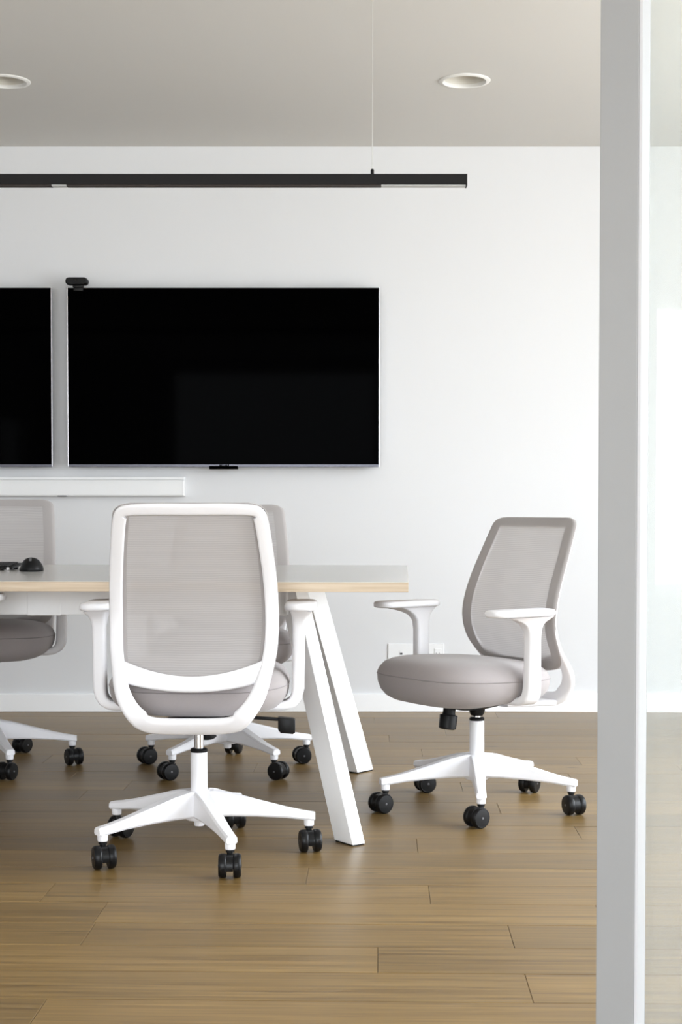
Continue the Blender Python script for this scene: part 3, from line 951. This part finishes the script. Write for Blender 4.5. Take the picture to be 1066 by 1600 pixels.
add_lathe(bm, [(.036, .090), (.041, .096), (.042, .150), (.037, .164), (.029, .170)], 32)
add_lathe(bm, [(.013, .072), (.0145, .074), (.0145, .092)], 20)
mesh_of('hub', bm, 'white_plastic', 40)
mesh_of('column', lathe([(.0235, .160), (.0232, .272), (.0225, .2765)], 32), 'white_plastic', 40)
mesh_of('collar', lathe([(.0228, .276), (.0238, .2775), (.0238, .283), (.0205, .286), (.0150, .2865)], 28), 'black_plastic', 40)
mesh_of('gas_rod', lathe([(.0132, .215), (.0132, .386)], 28), 'chrome', 40)
bm = bmesh.new()
add_loft(bm, [[(a, .030 + b, z) for a, b in rrect(hx, hy, .02, 4)] for hx, hy, z in ((.035, .05, .358), (.055, .08, .366), (.07, .088, .376), (.07, .088, .396))])
add_lathe(bm, [(.019, .335), (.024, .345), (.028, .365)], 24)
mesh_of('mechanism', bm, 'black_plastic', 40)
M = Matrix.Translation((.012, .098, .385)) @ Matrix.Rotation(radians(8), 4, 'X')
bm = bmesh.new()
add_lathe(bm, [(.022, -.088), (.0275, -.084), (.0285, -.046), (.0272, -.043), (.0215, -.042), (.0195, -.036), (.0195, .006)], 24, M)
mesh_of('tension_knob', bm, 'black_plastic', 40)
bm = bmesh.new()
rings = []
for x, z in ((.05, .381), (.12, .379), (.19, .374), (.235, .371)):
    rings.append([(x, -.045 + a, z + b) for a, b in rrect(.006, .0045, .004, 2)])
add_loft(bm, rings)
add_loft(bm, [[(x, -.043 + a, z + b) for a, b in rrect(hy, hz, .004, 2)] for x, z, hy, hz in ((.220, .361, .014, .017), (.227, .357, .018, .021), (.260, .354, .018, .021), (.266, .354, .015, .018))])
mesh_of('height_lever', bm, 'black_plastic', 40)

def part(name, key, parent, loc=(0, 0, 0), rz=0.0):
    o = bpy.data.objects.new(name, PARTS[key]); COL.objects.link(o)
    o.parent = parent; o.location = loc; o.rotation_euler = (0, 0, rz)
    return o
def office_chair(label, x, y, heading, base_deg, dz, swivels):
    """heading: angle of the sitter's view direction, degrees from +Y counter-clockwise; base_deg: world angle of the star"""
    t = thing('office_chair', label, 'chair', (x, y, 0), radians(heading), 'mesh back office chairs around the table')
    up = (0, 0, dz)
    part('back_frame', 'back_frame', t, up)
    mpn = part('mesh_panel', 'mesh_panel', t, up)
    part('fabric_border', 'fabric_border', mpn)
    st = part('seat', 'seat', t, up)
    part('seam_piping', 'seam_piping', st)
    for k in ('r', 'l'):
        a = part('armrest', 'arm_' + k, t, up)
        part('arm_pad', 'pad_' + k, a)
    part('mechanism', 'mechanism', t, up)
    part('tension_knob', 'tension_knob', t, up)
    part('height_lever', 'height_lever', t, up)
    part('gas_rod', 'gas_rod', t, up)
    part('hub', 'hub', t); part('column', 'column', t); part('collar', 'collar', t)
    for k in range(5):
        w = radians(base_deg + 72 * k) - radians(heading)
        part('leg', 'leg', t, rz=w)
        r = .3025
        sw = radians(swivels[k]) - radians(heading)      # world direction in which the wheels trail
        c = part('caster', 'fork', t, (r * cos(w), r * sin(w), 0), sw)
        part('wheel', 'wheel', c, (.018, 0, .0002 + .0310))
        part('wheel', 'wheel', c, (.018, 0, .0002 + .0310), pi)
        c.children[1].location = (.018, 0, .0312)
    return t
# wheel meshes are built about their axle; the second of a pair is turned half a turn
office_chair('white framed mesh office chair seen from behind at the near side of the table', -.391, 4.21, 0.0, 2.4, 0.0,
             (-78, 110, 60, -70, -88))
hd = math.degrees(math.atan2(.823, -.568))               # facing left and towards the camera
office_chair('grey mesh office chair alone beyond the table end, turned to the left', .430, 4.84, hd, 51.4, -.043,
             (60, 20, 215, 215, -70))
office_chair('grey mesh office chair on the far side, mostly hidden behind the near chair', -.415, 5.585, 180.0, 18.8, 0.0,
             (200, 75, 215, 215, 330))
office_chair('grey mesh office chair on the far side, cut by the left picture edge', -1.294, 5.614, 180.0, 8.6, .02,
             (-60, 60, 150, 200, 250))
office_chair('office chair at the near side of which only an armrest shows at the left edge', -1.277, 4.21, 0.0, 36.0, .018,
             (150, 100, 160, 200, 160))
